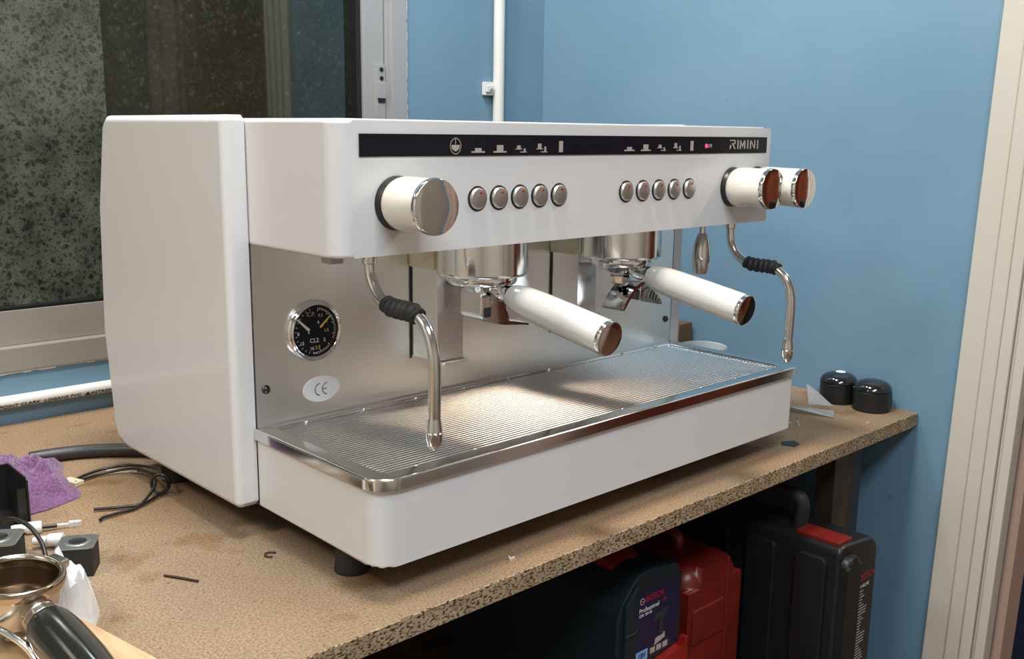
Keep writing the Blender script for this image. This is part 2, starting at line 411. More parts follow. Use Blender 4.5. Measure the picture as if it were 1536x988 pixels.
# door casing (cream moulding) with jamb, a touch out of plumb
cas = bpy.data.objects.new('trim_2', None); COL.objects.link(cas); cas.location = (XR, -.32, FLOOR); BASE['trim_2'] = Matrix.Translation((-XR, .32, -FLOOR)); struct(cas)
def lean(o, k=.0215):
    for v in o.data.vertices: v.co.y += (-(v.co.z - 0.0)) * k
    return o
def cas_strip(nm, m, y0, y1, d, b=.002): return lean(box(nm, m, cas, XR - d, XR + .004, y1, y0, FLOOR, 1.18, b))
cas_strip('casing_board', 'casing', -.3215, -.3585, .013, .003)
cas_strip('casing_board', 'casing', -.3590, -.3835, .019, .004)
cas_strip('casing_board', 'casing', -.3840, -.4030, .026, .005)
cas_strip('casing_bead', 'casing', -.4035, -.4085, .022, .002)
cas_strip('casing_bead', 'casing', -.4090, -.4250, .030, .004)
jb = lean(box('door_jamb', 'jamb', cas, XR - .004, XR + .050, -.441, -.4255, FLOOR, 1.12, .002))
cas2 = bpy.data.objects.new('trim_3', None); COL.objects.link(cas2); cas2.location = (XR, -1.15, FLOOR); BASE['trim_3'] = Matrix.Translation((-XR, 1.15, -FLOOR)); struct(cas2)
box('casing_board', 'jamb', cas2, XR - .02, XR + .003, -1.16, -1.05, FLOOR, 1.18, .004)
box('casing_board', 'jamb', cas2, XR - .026, XR + .003, -1.26, -1.165, FLOOR, 1.18, .004)
box('door_jamb', 'jamb', cas2, XR - .004, XR + .050, -1.049, -1.03, FLOOR, 1.12, .002)
# cupboard added past the doorway and a next-room shelf, met only in reflections
t = thing('reflection_cupboard', (.90, -1.95, FLOOR), 'tall tan cupboard added out of view past the doorway for reflections', 'cupboard')
box('carcass', 'cupboard', t, .72, XR - .002, -2.55, -1.32, FLOOR, .90, .004)
for k in range(2):
    dr = box('door', 'cupboard', t, .70, .719, -2.545 + k * .61, -1.945 + k * .615, FLOOR + .06, .89, .004)
    part_of(lathe('knob', 'darksteel', None, [(0, .02), (.012, .018), (.008, 0)], (.70, -1.97 + k * .06, -.05), Matrix.Rotation(-PI / 2, 4, 'Y'), 16), dr)
t = thing('wall_shelf', (2.8, -1.0, .73), 'wooden wall shelf in the room beyond the doorway', 'shelf')
box('shelf_board', 'ply', t, 2.62, 2.899, -2.4, .3, .73, .755, .002)
for y in (-2.0, -.9, .1): box('shelf_bracket', 'darksteel', t, 2.66, 2.899, y - .012, y + .012, .69, .729, .002)

# lamps
for (where, x, y, z, sx, sy, *_), L in zip(LAMPS, LIGHTS):
    t = thing('ceiling_lamp', (x, y, CEIL), 'flat white ceiling lamp ' + where, 'lamp')
    box('lamp_housing', 'ceil', t, x - sx / 2 - .03, x + sx / 2 + .03, y - sy / 2 - .03, y + sy / 2 + .03, CEIL - .05, CEIL, .006)
t = thing('ceiling_lamp', (1.9, -1.0, CEIL), 'small ceiling lamp added to brighten the room beyond the doorway', 'lamp')
box('lamp_housing', 'ceil', t, 1.72, 2.08, -1.18, -.82, CEIL - .05, CEIL, .006)

# conduits
t = thing('conduit_pipe', (.913, YB - .02, .2), 'vertical white plastic conduit pipe clipped to the blue back wall', 'pipe')
tube('pipe', 'pvc', t, [(.9125, YB - .0135, BZ + .15), (.9135, YB - .0135, .4), (.9165, YB - .0135, 1.5)], .0118, 16, 6)
cl = finish('pipe_clip', bm_box(bmesh.new(), .878, .9265, YB - .012, YB - .0005, .392, .419, .002), 'pvc', t)
part_of(box('clip_ear', 'pvc', None, .878, .898, YB - .018, YB - .012, .398, .412, .002), cl)
part_of(lathe('screw', 'alu', None, [(0, .003), (.003, .002), (.004, 0)], (.889, YB - .018, .404), 'y-', 12), cl)
t = thing('conduit_pipe', (0, YB - .012, -.0885), 'horizontal white plastic conduit along the wall above the bench', 'pipe')
tube('pipe', 'pvc', t, [(-1.6, YB - .011, -.0865), (-.3, YB - .011, -.0872), (.84, YB - .011, -.0895)], .0095, 16, 4)
mt = Matrix.Translation((-.005, YB - .0198, -.0925)) @ Matrix.Rotation(math.radians(28), 4, 'X') @ Matrix.Rotation(PI / 2, 4, 'X')
text('printed_text', 'pblack', t, 'POINT CLARK  LOGANS PVC  \u25b2ASTRON', .0088, mt, 1.05, .0003, 1.0)

# ------------------------------------------------------------------ workbench
BY0, BT = -.2605, .0225
bench = thing('workbench', (.2, .18, FLOOR), 'long chipboard workbench with dark steel legs along the blue wall', 'workbench')
bm = bm_box(bmesh.new(), -1.5, XR - .001, BY0, YB - .001, BZ - BT, BZ, .0008, 1)
top = finish('bench_top', bm, 'board', bench, smooth=0); top.data.materials.append(M['board_edge'])
for p in top.data.polygons:
    if p.normal.y < -.5 or abs(p.normal.x) > .5: p.material_index = 1
box('leg', 'rust', bench, .868, .930, -.222, -.19, FLOOR, BZ - BT - .0005, .002)
box('leg', 'darksteel', bench, .931, .974, -.212, -.16, FLOOR, BZ - BT - .0005, .002)
box('leg', 'darksteel', bench, -1.4, -1.34, -.22, -.16, FLOOR, BZ - BT - .0005, .002)
box('leg', 'darksteel', bench, .868, .930, .52, .58, FLOOR, BZ - BT - .0005, .002)
box('leg', 'darksteel', bench, -1.4, -1.34, .52, .58, FLOOR, BZ - BT - .0005, .002)
box('frame_rail', 'darksteel', bench, -1.34, .868, -.15, -.11, BZ - BT - .05, BZ - BT - .0005, .002)
SHZ = -.62
box('lower_shelf', 'darkwood', bench, -1.5, .985, -.40, .60, SHZ - .02, SHZ, .001)

# ------------------------------------------------------------------ espresso machine
MW = .7235
mach = thing('espresso_machine', (.36, .05, BZ), 'white two-group espresso machine on the chipboard bench', 'coffee machine')
# side panels
prof = [(0, -.083), (.006, -.089), (.30, -.092), (.326, -.085), (.338, -.066), (.345, .06), (.333, .22), (.314, .322), (.300, .333), (.006, .3335), (0, .328)]
prism('side_panel', 'white', mach, prof, -.0265, -.0012, YZ, .0085, 4, (True, False))
prism('side_panel', 'white', mach, prof, MW + .0012, MW + .0272, YZ, .0085, 4, (False, True))
# upper housing
UZ0, UZ1, UY = .2003, .3288, -.1641
prism('upper_housing', 'white', mach, rrect(0, MW, UY, .296, (.020, .006, 0, 0), 8), UZ0, UZ1, XY, .0035, 3)
prism('top_cap_trim', 'white', mach, rrect(.012, MW - .004, UY + .006, .30, .014, 5), UZ1 - .001, UZ1 + .0016, XY, .0008, 2)
box('underside_tab', 'alu', mach, .018, .034, -.125, -.108, UZ0 - .010, UZ0 + .002, .0015)
# back plate and its hardware
plate = box('back_plate', 'steel', mach, .001, MW - .001, .0, .006, -.03, UZ0 + .004, 0)
box('back_body', 'black', mach, .002, MW - .002, .0065, .296, -.088, UZ0 - .0002, 0)
box('rear_panel', 'black', mach, .001, MW - .001, .2965, .3005, -.088, UZ1 - .004, .001)
for x, z in ((.0128, .0407), (.7106, .0355)):
    part_of(lathe('screw', 'gloss', None, [(0, .0042), (.0028, .0038), (.0048, .002), (.0052, 0), (0, 0)], (x, 0, z), 'y-', 18), plate)
# strip with marks
FY = UY
strip = box('display_strip', 'strip', mach, .0268, .7078, FY - .0012, FY + .002, .2952, .3166, 0)
SY = FY - .0013
def mark(nm, x0, x1, z0, z1, m='print_', bev=0): return part_of(box(nm, m, None, x0, x1, SY - .0003, SY + .0003, z0, z1, bev), strip)
def glass_icon(xc, zb, w, h, nm='cup_symbol'):   # one cup on its saucer
    poly = [(xc - .0092, zb), (xc + .0092, zb), (xc + .0092, zb + .0016), (xc + w / 2, zb + .0016), (xc + w / 2, zb + h), (xc - w / 2, zb + h), (xc - w / 2, zb + .0016), (xc - .0092, zb + .0016)]
    return part_of(prism(nm, 'print_', None, poly, SY - .0003, SY + .0003, XZ, smooth=0), strip)
def double_icon(xc, zb, h):
    bm = bmesh.new()
    a = xc - .0035; b = xc + .0035
    bm_box(bm, a - .0048, a + .0048, SY - .0003, SY + .0003, zb + .0032, zb + .0042); bm_box(bm, a - .0026, a + .0026, SY - .0003, SY + .0003, zb + .0042, zb + .0042 + h)
    bm_box(bm, b - .0048, b + .0048, SY - .0003, SY + .0003, zb, zb + .0010); bm_box(bm, b + .0004, b + .0030, SY - .0003, SY + .0003, zb + .001, zb + .001 + h)
    return part_of(finish('double_cup_symbol', bm, 'print_', None, 0), strip)
for k, (x0, zb) in enumerate(((.1736, .2982), (.4136, .2990))):
    glass_icon(x0, zb, .0088, .0048); glass_icon(x0 + .0305, zb, .0092, .0078)
    double_icon(x0 + .0612, zb, .0032); double_icon(x0 + .0925, zb, .0052)
    mark('long_pour_symbol', x0 + .1195, x0 + .1255, zb, zb + .0122)
# oval emblem with a cup and a steam line
bm = bmesh.new()
ov = [(.1431 + .0074 * math.cos(2 * PI * k / 28), .3050 + .0082 * math.sin(2 * PI * k / 28)) for k in range(28)]
oi = [(.1431 + .0066 * math.cos(2 * PI * k / 28), .3050 + .0074 * math.sin(2 * PI * k / 28)) for k in range(28)]
for k in range(28):
    q = [ov[k], ov[(k + 1) % 28], oi[(k + 1) % 28], oi[k]]; bm.faces.new([bm.verts.new((a, SY - .0003, b)) for a, b in q])
part_of(finish('oval_emblem', bm, 'print_', None, 0), strip)
part_of(prism('cup_emblem', 'print_', None, [(.1375, .3062), (.1487, .3062), (.1478, .3022), (.1448, .3003), (.1431, .2996), (.1414, .3003), (.1384, .3022)], SY - .0003, SY + .0003, XZ, smooth=0), strip)
mark('steam_emblem', .1428, .1434, .3066, .3135)
part_of(lathe('power_light', 'red', None, [(0, .0012), (.0026, .0008), (.003, 0)], (.5672, SY + .0003, .3048), 'y-', 16, smooth=60), strip)
part_of(text('on_text', 'print_', None, 'ON', .0066, face_front(.5748, SY - .0002, .3047), .75), strip)
# RIMINI letters as slim strokes
lt_h = .0118; lz0 = .3010; xx = .6195
def stroke(polys): 
    bm = bmesh.new()
    for pl in polys: bm_prism(bm, pl, SY - .0003, SY + .0003, XZ)
    return part_of(finish('letter', bm, 'print_', None, 0), strip)
def bar(x, w=.0022): return [(x, lz0), (x + w, lz0), (x + w, lz0 + lt_h), (x, lz0 + lt_h)]
stroke([[(.6190, lz0), (.6214, lz0), (.6226, lz0 + .0050), (.6202, lz0 + .0050)], [(.6190, lz0 + .0105), (.6202, lz0 + .0118), (.6300, lz0 + .0118), (.6318, lz0 + .0108), (.6318, lz0 + .0072), (.6300, lz0 + .0062), (.6230, lz0 + .0062), (.6230, lz0 + .0074), (.6294, lz0 + .0074), (.6294, lz0 + .0104)],
        [(.6246, lz0 + .0062), (.6276, lz0 + .0062), (.6322, lz0), (.6294, lz0)]])
stroke([bar(.6366)])
stroke([bar(.6424, .0021), bar(.6529, .0021), [(.6424, lz0 + lt_h), (.6447, lz0 + lt_h), (.6490, lz0 + .0030), (.6479, lz0 + .0010)], [(.6550, lz0 + lt_h), (.6527, lz0 + lt_h), (.6474, lz0 + .0030), (.6485, lz0 + .0010)]])
stroke([bar(.6598)])
stroke([bar(.6666, .0021), bar(.6764, .0021), [(.6666, lz0 + lt_h), (.6689, lz0 + lt_h), (.6785, lz0), (.6762, lz0)]])
stroke([bar(.6836)])
# buttons
for k in range(10):
    x = .1739 + .0304 * k if k < 5 else .4115 + .0310 * (k - 5)
    bt = lathe('button', 'bright', mach, [(0, .0046), (.006, .0045), (.0098, .0038), (.0112, .0022), (.0115, 0)], (x, FY, .2512), 'y-', 32)
    part_of(lathe('button_ring', 'black', None, [(.0115, 0), (.0116, .0012), (.0128, .0010), (.0132, 0)], (x, FY, .2512), 'y-', 32), bt)
    part_of(lathe('indicator_dot', 'reddot', None, [(0, .0052), (.0012, .0050), (.0016, .0044)], (x + .0012, FY, .2574), 'y-', 12), bt)
# steam and water knobs
def knob(x, ln):
    R = .0268
    b = lathe('knob', 'cream', mach, [(.012, .0040), (R * .78, .0042), (R * .90, .0066), (R * .97, .0110), (R, .0180), (R * .995, .024), (R * .99, .030), (R * .985, .034), (R * .98, .038), (R * .98, .043), (R * .975, .048), (R * .97, ln - .010), (R * .965, ln - .006), (.01, ln - .006)], (x, FY, .2505), 'y-', 56)
    for v in b.data.vertices:      # thumb scallop along the underside
        h = FY - v.co.y; dx, dz = v.co.x - x, v.co.z - .2505; r = math.hypot(dx, dz)
        if r > R * .9 and dz < 0:
            f = 1 - .10 * math.exp(-((h - .037) / .010) ** 2) * (-dz / r) ** 6
            v.co.x = x + dx * f; v.co.z = .2505 + dz * f
    part_of(lathe('knob_base', 'black', None, [(.0, .0), (R * .99, .0), (R * .99, .002), (R * .93, .0062), (.01, .0062)], (x, FY, .2505), 'y-', 48), b)
    part_of(lathe('chrome_cap', 'chrome', None, [(R * .955, ln - .0065), (R * 1.0, ln - .006), (R * 1.01, ln - .0035), (R * .985, ln - .0008), (R * .955, ln), (R * .5, ln + .0003), (0, ln + .00035)], (x, FY, .2505), 'y-', 56, smooth=50), b)
knob(.0702, .0625); knob(.6310, .0645); knob(.6890, .0770)
# pressure gauge
GX, GZ = .0742, .0990
g = lathe('pressure_gauge', 'chrome', mach, [(.0345, 0), (.0352, .003), (.0342, .0058), (.0324, .0068), (.0314, .0062), (.0310, .0074), (.0298, .0080), (.0288, .0070), (.0285, .0048)], (GX, 0, GZ), 'y-', 64, smooth=60)
part_of(lathe('dial', 'strip', None, [(0, .0050), (.0287, .0050), (.0287, .002)], (GX, 0, GZ), 'y-', 48), g)
GY = -.0052
def dial_bar(nm, m, ang, r0, r1, w0, w1, cx=0, cz=0):
    d = Vector((math.sin(ang), math.cos(ang))); nrm = Vector((d.y, -d.x)); c = Vector((GX + cx, GZ + cz))
    pts = [c + d * r0 + nrm * w0, c + d * r1 + nrm * w1, c + d * r1 - nrm * w1, c + d * r0 - nrm * w0]
    return part_of(prism(nm, m, None, [tuple(p) for p in pts], GY - .0003, GY, XZ, smooth=0), g)
for k in range(33):
    a = math.radians(8 + k * 5.3); long = k % 6 == 0
    dial_bar('dial_tick', 'pwhite' if not 20 < k < 24 else 'redprint', a, .0222 if long else .0238, .0264, .0003, .0003)
for k in range(14):
    a = math.radians(-172 + k * 12.0); dial_bar('dial_tick', 'pwhite', a, .0238, .0264, .0002, .0002)
dial_bar('needle', 'pwhite', math.radians(-47), -.002, .018, .0016, .0010, -.0095, .0025)
dial_bar('needle', 'yellow', math.radians(48), -.002, .0165, .0013, .0007, .0075, .0045)
dial_bar('needle_tail', 'pwhite', math.radians(175), 0, .0045, .0007, .0005, -.0092, .0018)
for s, dx, dz, sz, m in (('CL2', -.002, -.0110, .0062, 'pwhite'), ('0.5', .0068, .0168, .0046, 'print_'), ('1', .0150, .0090, .0046, 'print_'), ('1.5', .0140, -.0010, .0044, 'yellow'), ('2', .0112, -.0115, .0050, 'pwhite'), ('2.5', .0022, -.0192, .0050, 'yellow'),
                         ('16', -.0052, -.0198, .0048, 'pwhite'), ('12', -.0178, -.0126, .0048, 'pwhite'), ('8', -.0222, -.0014, .0048, 'pwhite'), ('bar', -.0015, -.0250, .0034, 'pwhite'), ('4', .0035, .0092, .0048, 'pwhite'), ('C.P.', -.0055, .0190, .0060, 'print_')):
    part_of(text('dial_numeral', m, None, s, sz * 1.12, face_front(GX + dx, GY - .0001, GZ + dz)), g)
# CE sticker
st = prism('oval_sticker', 'sticker', mach, [(.0832 + .0245 * math.cos(2 * PI * k / 40), .0300 + .0150 * math.sin(2 * PI * k / 40)) for k in range(40)], -.0006, 0, XZ, smooth=0)
def arc_mark(cx, cz, r, a0, a1, w=.0009):
    bm = bmesh.new(); n = 14; pr = None
    for k in range(n + 1):
        a = math.radians(a0 + (a1 - a0) * k / n); v = [bm.verts.new((cx + (r + s * w / 2) * math.cos(a), -.0009, cz + (r + s * w / 2) * math.sin(a))) for s in (-1, 1)]
        if pr: bm.faces.new((pr[0], pr[1], v[1], v[0]))
        pr = v
    return part_of(finish('ce_mark', bm, 'pblack', None, 0), st)
arc_mark(.0810, .0296, .0068, 95, 265); arc_mark(.0905, .0296, .0068, 95, 265)
part_of(box('ce_mark', 'pblack', None, .0840, .0895, -.0010, -.0006, .0292, .0300), st)

# brew groups: square column behind, cream insulation, satin bell
def group_unit(x0, x1, gx, gz):
    c = box('group_column', 'steel', mach, x0, x1, -.050, -.0003, .0500, UZ0 + .002, .0012)
    part_of(box('column_lip', 'chrome', None, x0 + .001, x1 + .002, -.053, -.030, .0475, .0500, .0005), c)
    part_of(lathe('column_bolt', 'chrome', None, [(0, -.006), (.004, -.005), (.0045, 0)], (x0 + .018, -.040, .0478), 'z', 12), c)
    box('insulation_block', 'cream_block', mach, x0 - .004, x1 - .004, -.0485, -.0004, .160, UZ0 + .001, .002)
    box('plate_seam', 'black', mach, x0 - .0015, x0 - .0003, -.002, -.0003, .047, UZ0, 0)
    h = lathe('group_head', 'steel_v', mach, [(.0535, UZ0 + .004), (.0540, gz + .004), (.0534, gz + .0012), (.0520, gz), (.046, gz), (.046, gz + .012), (0, gz + .012)], (gx, -.085, 0), 'z', 72)
    return h
group_unit(.2118, .2530, .2512, .1570); group_unit(.4530, .4905, .4985, .1585)

# steam wands and hot water spout
def wand(x, dz):
    P = [(-.1201, .2030), (-.1203, .1900), (-.1232, .1740), (-.1350, .1570), (-.1560, .1480), (-.1775, .1470), (-.1960, .1460), (-.2145, .1335), (-.2240, .1110), (-.2260, .0900), (-.2256, .0640), (-.2250, .0440)]
    P = [(x, y, z + dz * (1 - max(0, (z - .19) / .013)) if z > .19 else z + dz) for y, z in P]
    w = tube('steam_wand', 'tube', mach, P, .0062, 16, 8)
    part_of(lathe('wand_collar', 'tube', None, [(.0064, 0), (.0078, .001), (.0078, .010), (.0072, .012), (.0062, .012)], (x, -.1202, .187), 'z', 18), w)
    gp = catmull([Vector(P[i]) for i in (3, 4, 5, 6, 7)], 20)[14:66]
    part_of(finish('rubber_grip', bm_tube(bmesh.new(), gp, lambda t: .0092 + .0010 * math.cos(t * 2 * PI * 6) + (-.001 if t < .02 or t > .98 else 0), 20), 'rubber', None, 30), w)
    z = P[-1][2]
    part_of(lathe('steam_nozzle', 'tube', None, [(0, z - .0275), (.004, z - .0272), (.0072, z - .0225), (.0084, z - .017), (.0084, z - .0105), (.0076, z - .0095), (.0084, z - .0085), (.0070, z + .001), (.0062, z + .004)], (x, P[-1][1], 0), 'z', 24), w)
wand(.0668, .0); wand(.6985, -.0080)
w = lathe('hot_water_spout', 'tube', mach, [(.0045, .2050), (.0045, .1845), (.0065, .1820), (.0100, .1740), (.0122, .1620), (.0126, .1500), (.0118, .1495), (.0122, .1488), (.0116, .1370), (.0100, .1285), (.0085, .1275), (.007, .131)], (.6310, -.12, 0), 'z', 28)

# lower drip base and feet
prism('drip_base', 'white', mach, rrect(0, MW - .003, -.2262, -.0003, (.024, .010, 0, 0), 9), -.0905, -.0125, XY, .0025, 3, (True, False))
for x, y in ((.026, -.140), (.69, -.140), (.010, .235), (.69, .27)):
    lathe('rubber_foot', 'rubber', mach, [(0, 0), (.0178, 0), (.0185, .003), (.0172, .012), (.0165, .034), (0, .034)], (x, y, BZ), 'z', 28)
box('chassis', 'black', mach, .004, MW - .004, -.10, .31, -.0935, -.086, .001)

# drip grate resting in the base
grate = thing('drip_grate', (.36, -.11, -.012), 'stainless drip grate of fine bars lying in the machine base', 'drip grate')
def ring_prism(bm, outer, inner, z0, z1):
    n = len(outer); V = [[bm.verts.new((x, y, z)) for x, y in L] for L, z in ((outer, z0), (outer, z1), (inner, z1), (inner, z0))]
    for a in range(4):
        A, B = V[a], V[(a + 1) % 4]
        for k in range(n): bm.faces.new((A[k], A[(k + 1) % n], B[(k + 1) % n], B[k]))
    return V
RX0, RX1, RY0, RY1 = -.0042, MW + .0012, -.2308, -.0008
outer = rrect(RX0, RX1, RY0, RY1, (.027, .013, .001, .001), 8); inner = rrect(RX0 + .021, RX1 - .021, RY0 + .0195, RY1 - .013, (.010, .010, .004, .004), 8)
bm = bmesh.new(); V = ring_prism(bm, outer, inner, -.0122, 0.0)
es = [e for e in bm.edges if (e.verts[0] in V[1] and e.verts[1] in V[1]) or (e.verts[0] in V[2] and e.verts[1] in V[2])]
bmesh.ops.bevel(bm, geom=es, offset=.0028, segments=3, profile=.5, affect='EDGES')
finish('grate_rim', bm, 'rim', grate, 45)
box('tray_floor', 'rubber', grate, RX0 + .02, RX1 - .02, RY0 + .018, RY1 - .012, -.0124, -.0116, 0)
gx0, gx1, gy0, gy1 = RX0 + .0215, RX1 - .0215, RY0 + .0205, RY1 - .0140
NB = 35; bm = bm_tube(bmesh.new(), [Vector((gx0, 0, -.0042)), Vector((gx1, 0, -.0042))], .0016, 10)
o = finish('grate_bar', bm, 'bar', grate, 60)
barme = o.data; step = (gy1 - gy0 - .004) / (NB - 1)
for k in range(NB):
    b = o if k == 0 else link('grate_bar', barme, 'bar', grate)
    b.matrix_parent_inverse = BASE[grate.name] @ Matrix.Translation((0, gy0 + .002 + k * step, 0))
for k in range(9):
    x = .055 + k * .077
    box('cross_wire', 'bar', grate, x - .0013, x + .0013, gy0 + .0002, gy1 - .0002, -.0084, -.0056, .0004, 1)
    for y in (gy0 - .002, gy1 + .0005): box('wire_end', 'bar', grate, x - .0020, x + .0020, y - .0010, y + .0025, -.004, .0006, .0006, 1)

# portafilters locked into the groups
def portafilter(gx, gz, label, spout):
    t = thing('portafilter', (gx, -.085, gz), label, 'portafilter', 'portafilters locked into the brew groups')
    C = (gx, -.085, 0)
    r = lathe('filter_ring', 'chrome', t, [(.0400, gz + .004), (.0415, gz - .002), (.0415, gz - .007), (.0395, gz - .0105), (.034, gz - .012), (.030, gz - .013), (.022, gz - .019), (.012, gz - .022), (0, gz - .022)], C, 'z', 56)
    for a in (20, 200): part_of(box('lug', 'chrome', None, gx + .038 * math.cos(math.radians(a)) - .008, gx + .038 * math.cos(math.radians(a)) + .008, -.085 + .038 * math.sin(math.radians(a)) - .006, -.085 + .038 * math.sin(math.radians(a)) + .006, gz - .008, gz - .0005, .002), r)
    # neck towards the handle
    d = Vector((0, -math.cos(math.radians(9.9)), -math.sin(math.radians(9.9))))
    s = Vector((gx, -.1385, gz - .0205)); q = Vector((0, 0, 1)).rotation_difference(d).to_matrix().to_4x4()
    A = Matrix.Translation(s) @ q
    nk = finish('neck', bm_lathe(bmesh.new(), [(.009, -.030), (.0115, -.018), (.0095, -.010), (.0088, -.006), (.0118, -.005), (.0125, 0), (.0115, .002)], 32, A), 'chrome', t)
    hd = finish('handle', bm_lathe(bmesh.new(), [(.010, -.002), (.0128, -.001), (.0148, .004), (.0166, .013), (.0180, .028), (.0186, .048), (.0189, .085), (.0190, .140), (.0188, .1445), (.010, .1445)], 44, A), 'handle', t, 45)
    part_of(finish('end_cap', bm_lathe(bmesh.new(), [(.0186, .1435), (.0192, .144), (.0194, .147), (.0186, .1492), (.0165, .1500), (0, .1502)], 44, A), 'chrome', None, 45, 'chrome end cap'), hd)
    if spout == 'single':
        bm = bmesh.new()
        pl = [(gx - .0172, .1395), (gx - .0180, .113), (gx - .0160, .1070), (gx - .0110, .1038), (gx + .0130, .0975), (gx + .0200, .0962), (gx + .0610, .0905), (gx + .0605, .0935), (gx + .0215, .0992), (gx + .0208, .1225), (gx + .0200, .1300), (gx + .0120, .1395)]
        bm_prism(bm, pl, -.104, -.066, XZ, .0022, 2)
        sp = finish('spout', bm, 'chrome', t, 50)
        part_of(prism('spout_wall', 'chrome', None, [(gx + .0205, .0985), (gx + .0600, .0930), (gx + .0560, .1040), (gx + .0205, .1235)], -.070, -.066, XZ, .001, 2), sp)
        part_of(box('spout_window', 'darksteel', None, gx - .0135, gx - .0030, -.1046, -.1036, .1085, .1200, .001), sp)
        part_of(lathe('spout_nut', 'chrome', None, [(.0165, .1400), (.0170, .1370), (.0150, .1350), (.0165, .1300), (.0165, .1230)], (gx - .001, -.088, 0), 'z', 8, smooth=20), sp)
    else:
        # twin spout: an arched shell open towards the front, with a rear wall and a divider
        bm = bmesh.new(); n = 24; up = []; lo = []
        for k in range(n + 1):
            u = -1 + 2 * k / n; x = gx + .0215 + .0420 * u; zc = .1250 - .0335 * abs(u) ** 1.8
            dz = -.0335 * 1.8 * abs(u) ** .8 * (1 if u > 0 else -1) / .0420; nl = Vector((-dz, 1)).normalized(); th = .0050 if u < 0 else .0032
            up.append((x, zc)); lo.append((x - nl.x * th, zc - nl.y * th))
        bm_prism(bm, up + lo[::-1], -.109, -.072, XZ, .0008, 2)
        sp = finish('spout', bm, 'chrome', t, 40)
        part_of(prism('spout_wall', 'chrome', None, [p for p in lo[2:-2]] + [(lo[-2][0] - .004, .0925), (gx + .022, .1010), (lo[1][0] + .006, .0930)], -.0755, -.0722, XZ, 0, smooth=20), sp)
        part_of(lathe('spout_nut', 'chrome', None, [(.0150, gz - .020), (.0155, gz - .0215), (.0130, gz - .0235), (.0150, gz - .026), (.0150, gz - .034), (.010, gz - .038)], (gx - .001, -.088, 0), 'z', 8, smooth=20), sp)
        part_of(prism('spout_divider', 'chrome', None, [(gx + .0190, .1205), (gx + .0215, .1205), (gx + .0205, .1030), (gx + .0165, .1000)], -.107, -.0757, XZ, .0006, 1), sp)
    return t
portafilter(.2512, .1570, 'white-handled chrome portafilter in the group nearer the gauge', 'single')
portafilter(.4985, .1585, 'white-handled chrome portafilter with twin spout in the group beside the water spout', 'twin')

# ------------------------------------------------------------------ things on the bench, right of the machine
for (x, y, lab, spec) in ((1.0225, -.134, 'black domed plastic cap nearer the machine, pale mark on top', 1), (1.0165, -.198, 'black domed plastic cap nearer the bench corner', 0)):
    t = thing('domed_cap', (x, y, BZ), lab, 'cap', 'black domed caps by the wall')
    r = .0305
    lathe('cap_body', 'black', t, [(0, 0), (r - .001, 0), (r, .0015), (r, .033), (r - .001, .034)], (x, y, BZ), 'z', 44)
    lathe('cap_dome', 'gloss', t, [(r - .0015, .034), (r + .0004, .0348), (r + .0004, .037), (r - .003, .0435), (r - .009, .0480), (r - .018, .0505), (.008, .0512), (0, .0512)], (x, y, BZ), 'z', 44)
    if spec: lathe('cap_mark', 'sticker', t, [(0, .0516), (.008, .0515), (.0085, .0511)], (x + .002, y - .001, BZ), 'z', 24)
    else:
        for k in range(7):
            a = math.radians(-70 + k * 7); cx, cy = x + r * math.cos(a), y + r * math.sin(a)
            box('cap_rib', 'black', t, cx - .0008, cx + .0008, cy - .0008, cy + .0008, BZ + .006, BZ + .030, .0003, 1)
t = thing('cup', (.905, .065, BZ), 'white porcelain cup behind the drip tray, small gold marks at the rim', 'cup')
lathe('cup_bowl', 'porcelain', t, [(0, 0), (.022, 0), (.0235, .004), (.030, .020), (.038, .050), (.0425, .078), (.0415, .0795), (.0400, .078), (.034, .045), (.026, .016), (0, .010)], (.905, .065, BZ), 'z', 48, smooth=60)
for k in range(4):
    a = math.radians(-62 + k * 9); x, y = .905 + .0405 * math.cos(a), .065 + .0405 * math.sin(a)
    box('gold_mark', 'gold', t, x - .0018, x + .0018, y - .0022, y + .0018, BZ + .060, BZ + .068, .0006, 1)
t = tag(prism('wood_block', 'darkwood', None, rrect(1.008, 1.050, .195, .24, .003, 2), BZ, -.0400, XY, .002, 2), 'small rough wooden block standing behind the cup by the wall', 'wood block')
# clear film scraps
def film(nm, pts, faces, m, lab, cat, th=.0006):
    me = bpy.data.meshes.new(nm); me.from_pydata(pts, [], faces); bm = bmesh.new(); bm.from_mesh(me); bpy.data.meshes.remove(me)
    bmesh.ops.solidify(bm, geom=bm.faces[:] + bm.edges[:] + bm.verts[:], thickness=th)
    return tag(finish(nm, bm, m, None, 0), lab, cat)
z = BZ + .0007
film('plastic_scrap', [(.885, -.06, z), (.93, -.095, z), (.955, -.165, z), (.92, -.185, z), (.895, -.12, z + .008), (.915, -.145, z + .007)], [(0, 1, 4), (1, 5, 4), (1, 2, 5), (2, 3, 5), (3, 4, 5), (0, 4, 3)], 'clear', 'flattened clear plastic scrap lying against the machine base', 'plastic scrap')
film('plastic_scrap', [(.962, -.115, z), (.984, -.148, z), (.990, -.110, z + .010), (.970, -.104, z + .033), (.974, -.122, z + .022)], [(0, 1, 4), (1, 2, 4), (2, 3, 4), (3, 0, 4)], 'clear', 'upright folded clear plastic scrap beside the black caps', 'plastic scrap')
def chip(x, y, poly, m, lab, cat, th=.0012):
    return tag(prism('board_chip' if cat == 'chip' else cat.replace(' ', '_'), m, None, [(x + a, y + b) for a, b in poly], BZ, BZ + th, XY, smooth=0), lab, cat)
chip(.748, -.212, [(-.016, .006), (-.004, .014), (.014, .004), (.006, -.010), (-.008, -.012)], 'teal', 'small dark square chip in front of the machine corner', 'chip')
